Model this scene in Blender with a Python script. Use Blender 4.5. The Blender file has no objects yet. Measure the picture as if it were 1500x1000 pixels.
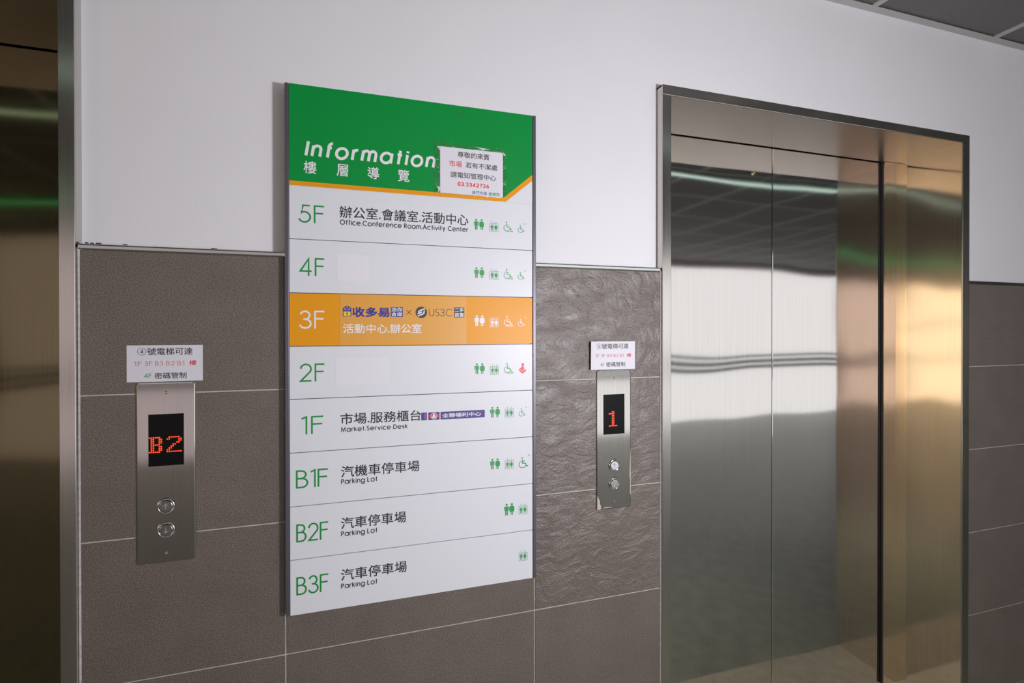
import bpy, bmesh, math, random
from mathutils import Matrix, Vector

random.seed(7)
PI = math.pi
sc = bpy.context.scene
COL = sc.collection

# ------------------------------------------------------------------ camera, sky, lamps, exposure
CAM_Y, CAM_Z = -1.2546, 1.43
F_PX = 743.27
yaw, pit, rol = (math.radians(a) for a in (17.5663, 0.248, -0.0553))
fw = Vector((math.sin(yaw) * math.cos(pit), math.cos(yaw) * math.cos(pit), -math.sin(pit)))
rt = Vector((math.cos(yaw), -math.sin(yaw), 0))
up = rt.cross(fw)
rt = rt * math.cos(rol) + up * math.sin(rol)
up = rt.cross(fw)
cam = bpy.data.cameras.new('camera')
cam.sensor_fit = 'HORIZONTAL'
cam.sensor_width = 36.0
cam.lens = F_PX / 1500 * 36.0
cam.shift_y = -(500 - 486.7655) / 1500
cam.clip_start = 0.02
cam_o = bpy.data.objects.new('camera', cam)
COL.objects.link(cam_o)
cam_o.matrix_world = Matrix(((rt.x, up.x, -fw.x, 0), (rt.y, up.y, -fw.y, CAM_Y), (rt.z, up.z, -fw.z, CAM_Z), (0, 0, 0, 1)))
sc.camera = cam_o

world = bpy.data.worlds.new('overcast_sky')
world.use_nodes = True
sc.world = world
bgn = world.node_tree.nodes['Background']
bgn.inputs['Color'].default_value = (1.0, 0.965, 0.985, 1)
bgn.inputs['Strength'].default_value = 1.45


def area_light(name, loc, target, size, power, color, size_y=None):
    l = bpy.data.lights.new(name, 'AREA')
    l.energy = power
    l.color = color
    l.size = size
    if size_y:
        l.shape = 'RECTANGLE'
        l.size_y = size_y
    o = bpy.data.objects.new(name, l)
    COL.objects.link(o)
    o.location = loc
    d = Vector(target) - Vector(loc)
    o.rotation_euler = d.to_track_quat('-Z', 'Y').to_euler()
    return o


area_light('photo_lamp', (1.02, -1.60, 1.38), (0.50, 0.0, 1.40), 0.15, 23.0, (0.985, 0.955, 1.0))

vs = sc.view_settings
vs.view_transform = 'Standard'
vs.look = 'None'
vs.exposure = 0.0
vs.gamma = 1.0
vs.use_curve_mapping = False
sc.cycles.use_denoising = True
sc.cycles.max_bounces = 10
sc.cycles.glossy_bounces = 6


# ------------------------------------------------------------------ materials
class NT:
    def __init__(self, name):
        self.m = bpy.data.materials.new(name)
        self.m.use_nodes = True
        self.t = self.m.node_tree
        self.b = self.t.nodes['Principled BSDF']

    def n(self, kind, **kw):
        nd = self.t.nodes.new(kind)
        for k, v in kw.items():
            if k in nd.inputs:
                nd.inputs[k].default_value = v
            else:
                setattr(nd, k, v)
        return nd

    def l(self, a, b):
        self.t.links.new(a, b)

    def coords(self, scale=(1, 1, 1)):
        tc = self.n('ShaderNodeTexCoord')
        mp = self.n('ShaderNodeMapping')
        mp.inputs['Scale'].default_value = scale
        self.l(tc.outputs['Object'], mp.inputs['Vector'])
        return mp.outputs['Vector']

    def noise(self, vec, scale, detail=2.0, rough=0.5):
        nd = self.n('ShaderNodeTexNoise')
        nd.inputs['Scale'].default_value = scale
        nd.inputs['Detail'].default_value = detail
        nd.inputs['Roughness'].default_value = rough
        if vec is not None:
            self.l(vec, nd.inputs['Vector'])
        return nd.outputs['Fac']

    def ramp(self, fac, stops):
        r = self.n('ShaderNodeValToRGB')
        e = r.color_ramp.elements
        while len(e) < len(stops):
            e.new(0.5)
        for i, (p, c) in enumerate(stops):
            e[i].position = p
            e[i].color = (*c, 1) if len(c) == 3 else c
        self.l(fac, r.inputs['Fac'])
        return r.outputs['Color']

    def bump(self, h, strength, dist, normal=None):
        b = self.n('ShaderNodeBump')
        b.inputs['Strength'].default_value = strength
        b.inputs['Distance'].default_value = dist
        self.l(h, b.inputs['Height'])
        if normal is not None:
            self.l(normal, b.inputs['Normal'])
        return b.outputs['Normal']


def plain(name, col, rough=0.5, metal=0.0, spec=0.5, coat=0.0, emit=None, es=0.0, var=0.0, vscale=60):
    k = NT(name)
    b = k.b
    b.inputs['Base Color'].default_value = (*col, 1)
    b.inputs['Roughness'].default_value = rough
    b.inputs['Metallic'].default_value = metal
    b.inputs['Specular IOR Level'].default_value = spec
    b.inputs['Coat Weight'].default_value = coat
    if var:
        v = k.coords()
        f = k.noise(v, vscale, 3)
        lo = tuple(c * (1 - var) for c in col)
        hi = tuple(min(1, c * (1 + var)) for c in col)
        k.l(k.ramp(f, [(0.3, lo), (0.7, hi)]), b.inputs['Base Color'])
    if emit:
        b.inputs['Emission Color'].default_value = (*emit, 1)
        b.inputs['Emission Strength'].default_value = es
    return k.m


def brushed(name, col, rough=0.14, hair=(900, 900, 3), hair_amt=0.05, wav=0.0, scat=0.12):
    """brushed sheet metal: fine hairlines vary the tint and the gloss, slow swells bend the sheet."""
    k = NT(name)
    b = k.b
    b.inputs['Metallic'].default_value = 1.0
    h = k.noise(k.coords(hair), 1.0, 3)
    lo = tuple(c * (1 - hair_amt) for c in col)
    hi = tuple(min(1, c * (1 + hair_amt)) for c in col)
    k.l(k.ramp(h, [(0.3, lo), (0.7, hi)]), b.inputs['Base Color'])
    k.l(k.ramp(h, [(0.2, (rough * 0.8,) * 3), (0.8, (rough * 1.25,) * 3)]), b.inputs['Roughness'])
    n = k.bump(h, scat, 0.00006)
    if wav:
        w = k.noise(k.coords((1.1, 1.1, 1.5)), 1.6, 1)
        n = k.bump(w, 1.0, wav, n)
    k.l(n, b.inputs['Normal'])
    return k.m


def plaster_mat():
    k = NT('white_plaster')
    v = k.coords()
    f = k.noise(v, 3.0, 4)
    k.l(k.ramp(f, [(0.3, (0.765, 0.762, 0.80)), (0.7, (0.79, 0.787, 0.825))]), k.b.inputs['Base Color'])
    k.b.inputs['Roughness'].default_value = 0.55
    k.b.inputs['Specular IOR Level'].default_value = 0.25
    n = k.bump(k.noise(v, 14, 5, 0.55), 0.35, 0.004)
    n = k.bump(k.noise(v, 160, 3), 0.10, 0.001, n)
    k.l(n, k.b.inputs['Normal'])
    return k.m


def tile_mat(name, relief):
    k = NT(name)
    v = k.coords()
    g = k.noise(v, 420, 2, 0.6)
    c1 = k.ramp(g, [(0.34, (0.075, 0.058, 0.050)), (0.50, (0.142, 0.115, 0.101)), (0.68, (0.24, 0.203, 0.183))])
    big = k.noise(v, 9, 3)
    mx = k.n('ShaderNodeMix', data_type='RGBA', blend_type='MULTIPLY')
    mx.inputs['Factor'].default_value = 1.0
    k.l(c1, mx.inputs[6])
    k.l(k.ramp(big, [(0.3, (0.90, 0.90, 0.90)), (0.7, (1.06, 1.05, 1.05))]), mx.inputs[7])
    k.l(mx.outputs[2], k.b.inputs['Base Color'])
    k.b.inputs['Roughness'].default_value = 0.40
    k.b.inputs['Specular IOR Level'].default_value = 0.75
    n = k.bump(g, 0.25, 0.0010)
    if relief:
        w = k.n('ShaderNodeTexNoise')
        w.inputs['Scale'].default_value = 1.0
        w.inputs['Detail'].default_value = 7.0
        w.inputs['Roughness'].default_value = 0.62
        w.inputs['Distortion'].default_value = 0.9
        k.l(k.coords((15, 15, 22)), w.inputs['Vector'])
        n = k.bump(w.outputs['Fac'], relief, 0.020, n)
        n = k.bump(k.noise(k.coords((60, 60, 90)), 1.0, 5, 0.6), relief * 0.6, 0.004, n)
    k.l(n, k.b.inputs['Normal'])
    return k.m


def film_mat():
    """thin clear plastic sheet: mostly see-through, a little gloss and a faint milky veil."""
    k = NT('clear_film')
    t = k.t
    out = t.nodes['Material Output']
    tr = k.n('ShaderNodeBsdfTransparent')
    tr.inputs['Color'].default_value = (0.90, 0.95, 0.92, 1)
    gl = k.n('ShaderNodeBsdfGlossy')
    gl.inputs['Roughness'].default_value = 0.12
    gl.inputs['Color'].default_value = (0.9, 1.0, 0.95, 1)
    n = k.bump(k.noise(k.coords(), 45, 3), 0.6, 0.006)
    k.l(n, gl.inputs['Normal'])
    mx = k.n('ShaderNodeMixShader')
    mx.inputs['Fac'].default_value = 0.14
    k.l(tr.outputs[0], mx.inputs[1])
    k.l(gl.outputs[0], mx.inputs[2])
    k.l(mx.outputs[0], out.inputs['Surface'])
    return k.m


def scrim_mat(col):
    """added translucent blind in the back wall: passes sky light into the lobby."""
    k = NT('added_scrim')
    out = k.t.nodes['Material Output']
    a = k.n('ShaderNodeBsdfTranslucent')
    a.inputs['Color'].default_value = (*col, 1)
    k.l(a.outputs[0], out.inputs['Surface'])
    return k.m


def pane_mat():
    k = NT('window_glass')
    t = k.t
    out = t.nodes['Material Output']
    tr = k.n('ShaderNodeBsdfTransparent')
    tr.inputs['Color'].default_value = (0.93, 0.97, 0.96, 1)
    gl = k.n('ShaderNodeBsdfGlossy')
    gl.inputs['Roughness'].default_value = 0.02
    mx = k.n('ShaderNodeMixShader')
    mx.inputs['Fac'].default_value = 0.06
    k.l(tr.outputs[0], mx.inputs[1])
    k.l(gl.outputs[0], mx.inputs[2])
    k.l(mx.outputs[0], out.inputs['Surface'])
    return k.m


M = {}
M['plaster'] = plaster_mat()
M['tile'] = tile_mat('brown_tile', 0.10)
M['slate'] = tile_mat('brown_slate_tile', 0.42)
M['grout'] = plain('pale_grout', (0.46, 0.46, 0.41), 0.8, var=0.12, vscale=40)
M['chrome'] = brushed('polished_trim_steel', (0.62, 0.64, 0.63), 0.10, (2, 900, 900), 0.05)
M['steel'] = brushed('brushed_door_steel', (0.60, 0.575, 0.56), 0.05, (620, 620, 2.5), 0.05, 0.004, 0.30)
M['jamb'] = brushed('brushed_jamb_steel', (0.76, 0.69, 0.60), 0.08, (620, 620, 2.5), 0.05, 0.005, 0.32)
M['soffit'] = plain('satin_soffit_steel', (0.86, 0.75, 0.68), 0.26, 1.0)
M['frame'] = brushed('brushed_frame_steel', (0.60, 0.57, 0.54), 0.17, (700, 700, 2.5), 0.06)
M['goldsteel'] = brushed('golden_door_steel', (0.205, 0.175, 0.105), 0.07, (600, 600, 2.5), 0.07, 0.004)
M['plate'] = brushed('hairline_plate_steel', (0.58, 0.55, 0.53), 0.075, (1200, 1200, 3), 0.10)
M['black'] = plain('black_gap', (0.006, 0.006, 0.007), 0.7)
M['shade_black'] = plain('edge_shade_black', (0.012, 0.011, 0.012), 0.6)
M['profile'] = plain('anodised_profile', (0.125, 0.12, 0.15), 0.42, 0.55)
M['white'] = plain('white_panel', (0.725, 0.745, 0.80), 0.40, spec=0.35)
M['sticker_white'] = plain('white_sticker', (0.77, 0.77, 0.81), 0.5, spec=0.3)
M['green'] = plain('green_panel', (0.001, 0.272, 0.048), 0.45, spec=0.22)
M['orange'] = plain('orange_panel', (0.80, 0.325, 0.004), 0.42, spec=0.30)
M['orange2'] = plain('orange_sticker', (0.74, 0.355, 0.055), 0.38, spec=0.4)
M['letter_green'] = plain('letter_green', (0.003, 0.28, 0.045), 0.5)
M['icon_green'] = plain('icon_green', (0.02, 0.32, 0.085), 0.5)
M['letter_dark'] = plain('letter_dark', (0.022, 0.020, 0.026), 0.5)
M['letter_white'] = plain('letter_white', (0.80, 0.80, 0.84), 0.45)
M['letter_red'] = plain('letter_red', (0.66, 0.035, 0.035), 0.5)
M['phone_red'] = plain('phone_red', (0.78, 0.02, 0.015), 0.5)
M['baby_red'] = plain('baby_red', (0.78, 0.10, 0.12), 0.5)
M['navy'] = plain('logo_navy', (0.025, 0.028, 0.25), 0.5)
M['purple'] = plain('logo_purple', (0.075, 0.040, 0.25), 0.5)
M['yellow'] = plain('logo_yellow', (0.80, 0.62, 0.01), 0.5)
M['charcoal'] = plain('logo_charcoal', (0.035, 0.030, 0.036), 0.5)
M['logo_red'] = plain('logo_red', (0.62, 0.02, 0.03), 0.5)
M['text_blue'] = plain('text_blue', (0.06, 0.10, 0.42), 0.5)
M['text_green'] = plain('text_green', (0.03, 0.30, 0.13), 0.5)
M['paper'] = plain('white_paper', (0.74, 0.73, 0.80), 0.55, spec=0.25)
M['film'] = film_mat()
M['glint'] = plain('pale_crease_glint', (0.55, 0.72, 0.62), 0.3)
M['display'] = plain('black_display', (0.004, 0.004, 0.005), 0.22, spec=0.15)
M['led'] = plain('red_led', (0.3, 0.02, 0.0), 0.5, emit=(1.0, 0.075, 0.012), es=1.25)
M['button'] = brushed('button_cap_steel', (0.62, 0.62, 0.64), 0.12, (800, 800, 800), 0.04)
M['ring'] = plain('button_ring_chrome', (0.78, 0.77, 0.75), 0.09, 1.0)
M['arrow'] = plain('arrow_print', (0.36, 0.37, 0.42), 0.5)
M['screw'] = plain('screw_brass', (0.42, 0.37, 0.28), 0.32, 1.0)
M['angle'] = plain('ceiling_angle_white', (0.50, 0.50, 0.50), 0.5)
M['ceiling'] = plain('ceiling_panel_grey', (0.165, 0.16, 0.157), 0.75, var=0.06, vscale=90)
M['sill'] = plain('pale_stone_sill', (0.50, 0.46, 0.33), 0.45, var=0.1, vscale=25)
M['floor'] = plain('floor_tile_beige', (0.265, 0.285, 0.215), 0.35, var=0.15, vscale=12)
M['wallgrey'] = plain('far_wall_paint', (0.70, 0.62, 0.60), 0.6)
M['wallbrown'] = plain('end_wall_brown', (0.12, 0.10, 0.085), 0.6)
M['rail'] = plain('rail_steel', (0.20, 0.20, 0.20), 0.4, 0.8)
M['pane'] = pane_mat()
M['scrim'] = scrim_mat((0.40, 0.355, 0.35))
M['scrim_pink'] = scrim_mat((0.90, 0.74, 0.66))
M['tube'] = plain('tube_pale', (0.8, 0.9, 0.85), 0.4, emit=(0.70, 1.0, 0.86), es=0.95)
M['tube_green'] = plain('tube_green', (0.2, 0.8, 0.4), 0.4, emit=(0.10, 0.95, 0.36), es=1.5)
M['warm'] = plain('warm_lit_glass', (0.8, 0.6, 0.4), 0.4, emit=(1.0, 0.80, 0.54), es=2.5)
M['caulk'] = plain('sealant', (0.55, 0.53, 0.53), 0.6, var=0.15, vscale=120)
M['chip'] = plain('old_paint_chip', (0.05, 0.05, 0.045), 0.8)
M['wear'] = plain('worn_edge', (0.50, 0.44, 0.38), 0.5)


# ------------------------------------------------------------------ mesh helpers
def obj(name, bm, mats, parent=None, smooth=False, recalc=True):
    if recalc:
        bmesh.ops.recalc_face_normals(bm, faces=bm.faces[:])
    me = bpy.data.meshes.new(name)
    bm.to_mesh(me)
    bm.free()
    if not isinstance(mats, (list, tuple)):
        mats = [mats]
    for m in mats:
        me.materials.append(M[m] if isinstance(m, str) else m)
    if smooth:
        for p in me.polygons:
            p.use_smooth = True
    o = bpy.data.objects.new(name, me)
    COL.objects.link(o)
    if parent is not None:
        o.parent = parent
        o.matrix_parent_inverse = Matrix.Translation(-root_loc(parent))
    return o


def root_loc(o):
    v = Vector(o.location)
    return v


def thing(name, label, cat, loc, group=None):
    o = bpy.data.objects.new(name, None)
    o.empty_display_size = 0.05
    COL.objects.link(o)
    o.location = loc
    o['label'] = label
    o['category'] = cat
    if group:
        o['group'] = group
    return o


def struct(o):
    o['kind'] = 'structure'
    return o


def box(bm, x0, x1, y0, y1, z0, z1, mi=0, bev=0.0, seg=2):
    vs_ = [bm.verts.new(p) for p in ((x0, y0, z0), (x1, y0, z0), (x1, y1, z0), (x0, y1, z0), (x0, y0, z1), (x1, y0, z1), (x1, y1, z1), (x0, y1, z1))]
    fs = []
    for q in ((0, 3, 2, 1), (4, 5, 6, 7), (0, 1, 5, 4), (1, 2, 6, 5), (2, 3, 7, 6), (3, 0, 4, 7)):
        f = bm.faces.new([vs_[i] for i in q])
        f.material_index = mi
        fs.append(f)
    if bev:
        es = {e for f in fs for e in f.edges}
        r = bmesh.ops.bevel(bm, geom=list(es), offset=bev, segments=seg, affect='EDGES', profile=0.5)
        for f in r['faces']:
            f.material_index = mi
    return bm


def quad(bm, pts, mi=0):
    f = bm.faces.new([bm.verts.new(p) for p in pts])
    f.material_index = mi
    return f


def poly(bm, pts, y, mi=0):
    """flat filled outline in the wall's plane, facing the room."""
    f = bm.faces.new([bm.verts.new((p[0], y, p[1])) for p in pts])
    f.material_index = mi
    f.normal_update()
    if f.normal.y > 0:
        f.normal_flip()
    return f


def ring(bm, cx, cz, r0, r1, y, a0=0, a1=360, n=40, mi=0):
    for i in range(n):
        t0 = math.radians(a0 + (a1 - a0) * i / n)
        t1 = math.radians(a0 + (a1 - a0) * (i + 1) / n)
        poly(bm, [(cx + r0 * math.cos(t0), cz + r0 * math.sin(t0)), (cx + r1 * math.cos(t0), cz + r1 * math.sin(t0)),
                  (cx + r1 * math.cos(t1), cz + r1 * math.sin(t1)), (cx + r0 * math.cos(t1), cz + r0 * math.sin(t1))], y, mi)


def disc_pts(cx, cz, rx, rz=None, n=28):
    rz = rz or rx
    return [(cx + rx * math.cos(2 * PI * i / n), cz + rz * math.sin(2 * PI * i / n)) for i in range(n)]


def stroke(bm, pts, w, y, mi=0, closed=False):
    """a ribbon of width w along the points (x, z)."""
    p = [Vector(q) for q in pts]
    n = len(p)
    L, R = [], []
    for i in range(n):
        a = p[i] - p[i - 1] if (i > 0 or closed) else None
        b = p[(i + 1) % n] - p[i] if (i < n - 1 or closed) else None
        if a is not None and a.length < 1e-9:
            a = None
        if b is not None and b.length < 1e-9:
            b = None
        if a is None:
            a = b
        if b is None:
            b = a
        a, b = a.normalized(), b.normalized()
        na, nb = Vector((-a.y, a.x)), Vector((-b.y, b.x))
        m = na + nb
        if m.length < 1e-6:
            m = na
        m.normalize()
        d = max(0.35, m.dot(na))
        m = m * (w / 2 / d)
        L.append(p[i] + m)
        R.append(p[i] - m)
    for i in range(n if closed else n - 1):
        j = (i + 1) % n
        poly(bm, [L[i], R[i], R[j], L[j]], y - i * 5e-6, mi)


def arc(cx, cz, rx, rz, a0, a1, n=14):
    return [(cx + rx * math.cos(math.radians(a0 + (a1 - a0) * i / n)), cz + rz * math.sin(math.radians(a0 + (a1 - a0) * i / n))) for i in range(n + 1)]


# ---- geometric sans lettering (cap height 1): glyph -> (advance, strokes, closed strokes)
X = 0.74
R_ = X / 2


def glyphs():
    g = {}
    circ = lambda cx, cz, r, rz=None: arc(cx, cz, r, rz or r, 0, 360, 26)[:-1]
    g['I'] = (0.0, [[(0, 0), (0, 1)]], [])
    g['F'] = (0.46, [[(0, 0), (0, 1)], [(0, 0.955), (0.46, 0.955)], [(0, 0.55), (0.42, 0.55)]], [])
    g['L'] = (0.42, [[(0, 1), (0, 0.045), (0.42, 0.045)]], [])
    g['P'] = (0.46, [[(0, 0), (0, 1)], [(0, 0.955), (0.22, 0.955)] + arc(0.22, 0.715, 0.24, 0.24, 90, -90) + [(0, 0.475)]], [])
    g['R'] = (0.5, g['P'][1] + [[(0.2, 0.475), (0.5, 0)]], [])
    g['D'] = (0.68, [[(0, 0), (0, 1)], [(0, 0.955), (0.22, 0.955)] + arc(0.22, 0.5, 0.455, 0.455, 90, -90, 20) + [(0, 0.045)]], [])
    g['B'] = (0.52, [[(0, 0), (0, 1)], [(0, 0.955), (0.2, 0.955)] + arc(0.2, 0.745, 0.235, 0.21, 90, -90) + [(0, 0.535)],
                     [(0.2, 0.535)] + arc(0.24, 0.29, 0.27, 0.245, 90, -90) + [(0, 0.045)]], [])
    g['C'] = (0.84, [arc(0.5, 0.5, 0.47, 0.47, 47, 313, 26)], [])
    g['O'] = (0.98, [], [circ(0.49, 0.5, 0.47)])
    g['A'] = (0.80, [[(0, 0), (0.40, 1), (0.80, 0)], [(0.15, 0.34), (0.65, 0.34)]], [])
    g['M'] = (0.92, [[(0.02, 0), (0.14, 0.97), (0.46, 0.08), (0.78, 0.97), (0.90, 0)]], [])
    g['S'] = (0.50, [arc(0.25, 0.74, 0.20, 0.22, 30, 270, 14)[:-1] + arc(0.25, 0.28, 0.24, 0.24, 90, -150, 14)], [])
    g['U'] = (0.60, [[(0, 1), (0, 0.33)] + arc(0.30, 0.34, 0.30, 0.30, 180, 360, 14) + [(0.60, 1)]], [])
    # lower case
    g['o'] = (X, [], [circ(R_, R_, R_)])
    g['a'] = (X, [[(X, 0), (X, X)]], [circ(R_, R_, R_)])
    g['d'] = (X, [[(X, 0), (X, 1.02)]], [circ(R_, R_, R_)])
    g['c'] = (0.62, [arc(R_, R_, R_, R_, 48, 312, 20)], [])
    g['e'] = (X, [[(0.02, R_), (X, R_)] + arc(R_, R_, R_, R_, 0, 318, 22)], [])
    g['f'] = (0.28, [[(0.12, 0), (0.12, 0.80)] + arc(0.30, 0.80, 0.18, 0.20, 180, 80, 8), [(0, 0.70), (0.30, 0.70)]], [])
    g['g'] = (X, [[(X, X), (X, 0.02)] + arc(R_, 0.02, R_, 0.30, 0, -160, 12)], [circ(R_, R_, R_)])
    g['i'] = (0.0, [[(0, 0), (0, X)], [(0, 0.88), (0, 1.02)]], [])
    g['k'] = (0.46, [[(0, 0), (0, 1.02)], [(0.42, X), (0.02, 0.34)], [(0.14, 0.46), (0.46, 0)]], [])
    g['l'] = (0.0, [[(0, 0), (0, 1.02)]], [])
    g['n'] = (0.52, [[(0, 0), (0, X)], arc(0.26, X - 0.27, 0.26, 0.27, 180, 0, 14) + [(0.52, 0)]], [])
    g['m'] = (0.92, [[(0, 0), (0, X)], arc(0.23, X - 0.25, 0.23, 0.25, 180, 0, 12) + [(0.46, 0)], arc(0.69, X - 0.25, 0.23, 0.25, 180, 0, 12) + [(0.92, 0)]], [])
    g['r'] = (0.28, [[(0, 0), (0, X)], arc(0.24, X - 0.26, 0.24, 0.24, 180, 72, 8)], [])
    g['s'] = (0.36, [arc(0.18, 0.545, 0.15, 0.165, 25, 270, 10)[:-1] + arc(0.18, 0.20, 0.18, 0.175, 90, -150, 10)], [])
    g['t'] = (0.32, [[(0.16, 0), (0.16, 1.0)], [(0, 0.70), (0.32, 0.70)]], [])
    g['v'] = (0.58, [[(0, X), (0.29, 0.03), (0.58, X)]], [])
    g['y'] = (0.58, [[(0, X), (0.30, 0.04)], [(0.58, X), (0.16, -0.30)]], [])
    g['.'] = (0.02, [[(0, 0), (0, 0.15)]], [])
    # figures
    g['0'] = (0.56, [], [circ(0.28, 0.5, 0.26, 0.48)])
    g['1'] = (0.22, [[(0, 0.86), (0.20, 0.96), (0.20, 0)]], [])
    g['2'] = (0.56, [arc(0.28, 0.70, 0.26, 0.26, 175, -38, 16) + [(0.03, 0.045), (0.56, 0.045)]], [])
    g['3'] = (0.54, [arc(0.25, 0.74, 0.22, 0.22, 165, -75, 14), arc(0.26, 0.28, 0.27, 0.245, 90, -165, 16), [(0.17, 0.525), (0.27, 0.525)]], [])
    g['4'] = (0.62, [[(0.46, 0), (0.46, 0.94), (0.03, 0.26), (0.62, 0.26)]], [])
    g['5'] = (0.54, [[(0.50, 0.955), (0.17, 0.955), (0.10, 0.56)] + arc(0.24, 0.32, 0.28, 0.285, 120, -160, 16)], [])
    g['6'] = (0.56, [[(0.42, 1.0), (0.08, 0.45)]], [circ(0.28, 0.29, 0.25, 0.26)])
    g['7'] = (0.52, [[(0, 0.955), (0.50, 0.955), (0.16, 0)]], [])
    return g


GL = glyphs()


def latin(bm, text, x0, x1, zb, cap, w, y, mi=0, slant=0.0, gap=None, serif=False):
    """sets the text between x0 and x1 on the baseline zb; w is the stroke width as a share of the cap height."""
    gap = 0.24 if gap is None else gap
    adv, pen = [], 0.0
    for i, ch in enumerate(text):
        if ch == ' ':
            pen += 0.42
            continue
        adv.append((ch, pen))
        pen += GL[ch][0] + gap
    total = pen - gap
    sx = (x1 - x0 - w * cap) / max(total, 1e-6)
    ox = x0 + w * cap / 2

    def T(ax, p):
        return (ox + (ax + p[0]) * sx + slant * p[1] * cap, zb + p[1] * cap)
    lay = y
    for ch, ax in adv:
        for s in GL[ch][1]:
            y -= 6e-6
            stroke(bm, [T(ax, p) for p in s], w * cap, y, mi)
        for s in GL[ch][2]:
            y -= 6e-6
            stroke(bm, [T(ax, p) for p in s], w * cap, y, mi, closed=True)
        if serif and ch in '1FBP':
            cx = GL['1'][0] * 0.9 if ch == '1' else 0.0
            for zz in ((0.03,) if ch == '1' else (0.03, 0.97)):
                y -= 6e-6
                stroke(bm, [T(ax, (cx - 0.13, zz)), T(ax, (cx + 0.13, zz))], 0.06 * cap, y, mi)
        y = lay


def cjk(bm, text, x0, x1, zb, zt, y, mi=0, bold=0.0, spacing=1.0):
    """Chinese characters set from the built-in font, fitted to the rectangle."""
    cu = bpy.data.curves.new('t', 'FONT')
    cu.body = text
    cu.size = 1.0
    cu.fill_mode = 'FRONT'
    cu.space_character = spacing
    cu.resolution_u = 3
    o = bpy.data.objects.new('t', cu)
    COL.objects.link(o)
    dg = bpy.context.evaluated_depsgraph_get()
    me = bpy.data.meshes.new_from_object(o.evaluated_get(dg))
    xs = [v.co.x for v in me.vertices]
    ys = [v.co.y for v in me.vertices]
    a, b, c, d = min(xs), max(xs), min(ys), max(ys)
    k = (x1 - x0) / (b - a)
    e = max(0.0, bold) * k
    offs = [(0, 0)] if e <= 0 else [(-e, -e), (e, e), (-e, e), (e, -e)]
    for n, (ex, ez) in enumerate(offs):
        vm = [bm.verts.new((x0 + (v.co.x - a) * k + ex, y - n * 6e-6, zb + (v.co.y - c) / (d - c) * (zt - zb) + ez)) for v in me.vertices]
        for p in me.polygons:
            try:
                f = bm.faces.new([vm[i] for i in p.vertices])
            except ValueError:
                continue
            f.material_index = mi
            f.normal_update()
            if f.normal.y > 0:
                f.normal_flip()
    bpy.data.objects.remove(o)
    bpy.data.curves.remove(cu)
    bpy.data.meshes.remove(me)


def plate(bm, x0, x1, y0, y1, z0, z1, r=0.006, ch=0.0015, mi=0):
    """a plate with rounded corners and a softened front edge (front is y0)."""
    def outline(ins):
        a, b, c, d, rr = x0 + ins, x1 - ins, z0 + ins, z1 - ins, max(r - ins, 0.0004)
        return (arc(b - rr, d - rr, rr, rr, 0, 90, 5) + arc(a + rr, d - rr, rr, rr, 90, 180, 5) +
                arc(a + rr, c + rr, rr, rr, 180, 270, 5) + arc(b - rr, c + rr, rr, rr, 270, 360, 5))
    loops = []
    for ins, yy in ((0, y1), (0, y0 + ch), (ch * 0.4, y0 + ch * 0.35), (ch * 1.2, y0)):
        loops.append([bm.verts.new((p[0], yy, p[1])) for p in outline(ins)])
    n = len(loops[0])
    for a, b in zip(loops, loops[1:]):
        for i in range(n):
            f = bm.faces.new((a[i], a[(i + 1) % n], b[(i + 1) % n], b[i]))
            f.material_index = mi
    bm.faces.new(loops[-1]).material_index = mi
    bm.faces.new(loops[0][::-1]).material_index = mi


def lathe_y(bm, cx, cz, prof, n=36, mi=0):
    """turned about an axis that points out of the wall; prof = [(radius, y)]."""
    loops = []
    for r, y in prof:
        if r < 1e-6:
            loops.append([bm.verts.new((cx, y, cz))])
        else:
            loops.append([bm.verts.new((cx + r * math.cos(2 * PI * i / n), y, cz + r * math.sin(2 * PI * i / n))) for i in range(n)])
    for a, b in zip(loops, loops[1:]):
        for i in range(n):
            j = (i + 1) % n
            if len(a) == 1 and len(b) == 1:
                continue
            if len(b) == 1:
                f = bm.faces.new((a[i], a[j], b[0]))
            elif len(a) == 1:
                f = bm.faces.new((a[0], b[j], b[i]))
            else:
                f = bm.faces.new((a[i], a[j], b[j], b[i]))
            f.material_index = mi
            f.smooth = True


NB = bmesh.new

# ------------------------------------------------------------------ the room
PLY = 0.020           # plaster face (the tile face is y = 0)
CZ = 2.507            # underside of the ceiling grid
XL, XR, YB = -9.0, 8.7, -5.0
R_IN0, R_IN1, R_OUT0, R_OUT1 = 0.872, 2.087, 0.843, 2.1225      # entrance with the silver doors
L_IN1, L_OUT1 = -0.560, -0.5325                                 # the other entrance
L_IN0, L_OUT0 = L_IN1 - 1.215, L_IN1 - 1.215 - 0.030
HEAD, HEAD_OUT = 2.100, 2.128

xs = [XL, L_OUT0 + 0.001, L_OUT1 - 0.001, R_OUT0 + 0.001, R_OUT1 - 0.001, XR]
for i, side in enumerate(('front_left', 'front_lintel_left', 'front_middle', 'front_lintel_right', 'front_right')):
    bm = NB()
    box(bm, xs[i], xs[i + 1], PLY, PLY + 0.16, HEAD_OUT - 0.001 if i in (1, 3) else 0.0, 2.60)
    struct(obj('wall_' + side, bm, 'plaster'))
bm = NB()
quad(bm, ((XL, 0.62, 0), (XR, 0.62, 0), (XR, 0.62, 2.6), (XL, 0.62, 2.6)))
struct(obj('wall_shaft', bm, 'black'))
bm = NB()
box(bm, XL, XR, YB - 0.2, 0.62, -0.05, 0.0)
struct(obj('floor', bm, 'floor'))
bm = NB()
box(bm, XL, XR, YB - 0.2, 0.62, CZ + 0.006, CZ + 0.06)
struct(obj('ceiling', bm, 'ceiling'))

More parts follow.
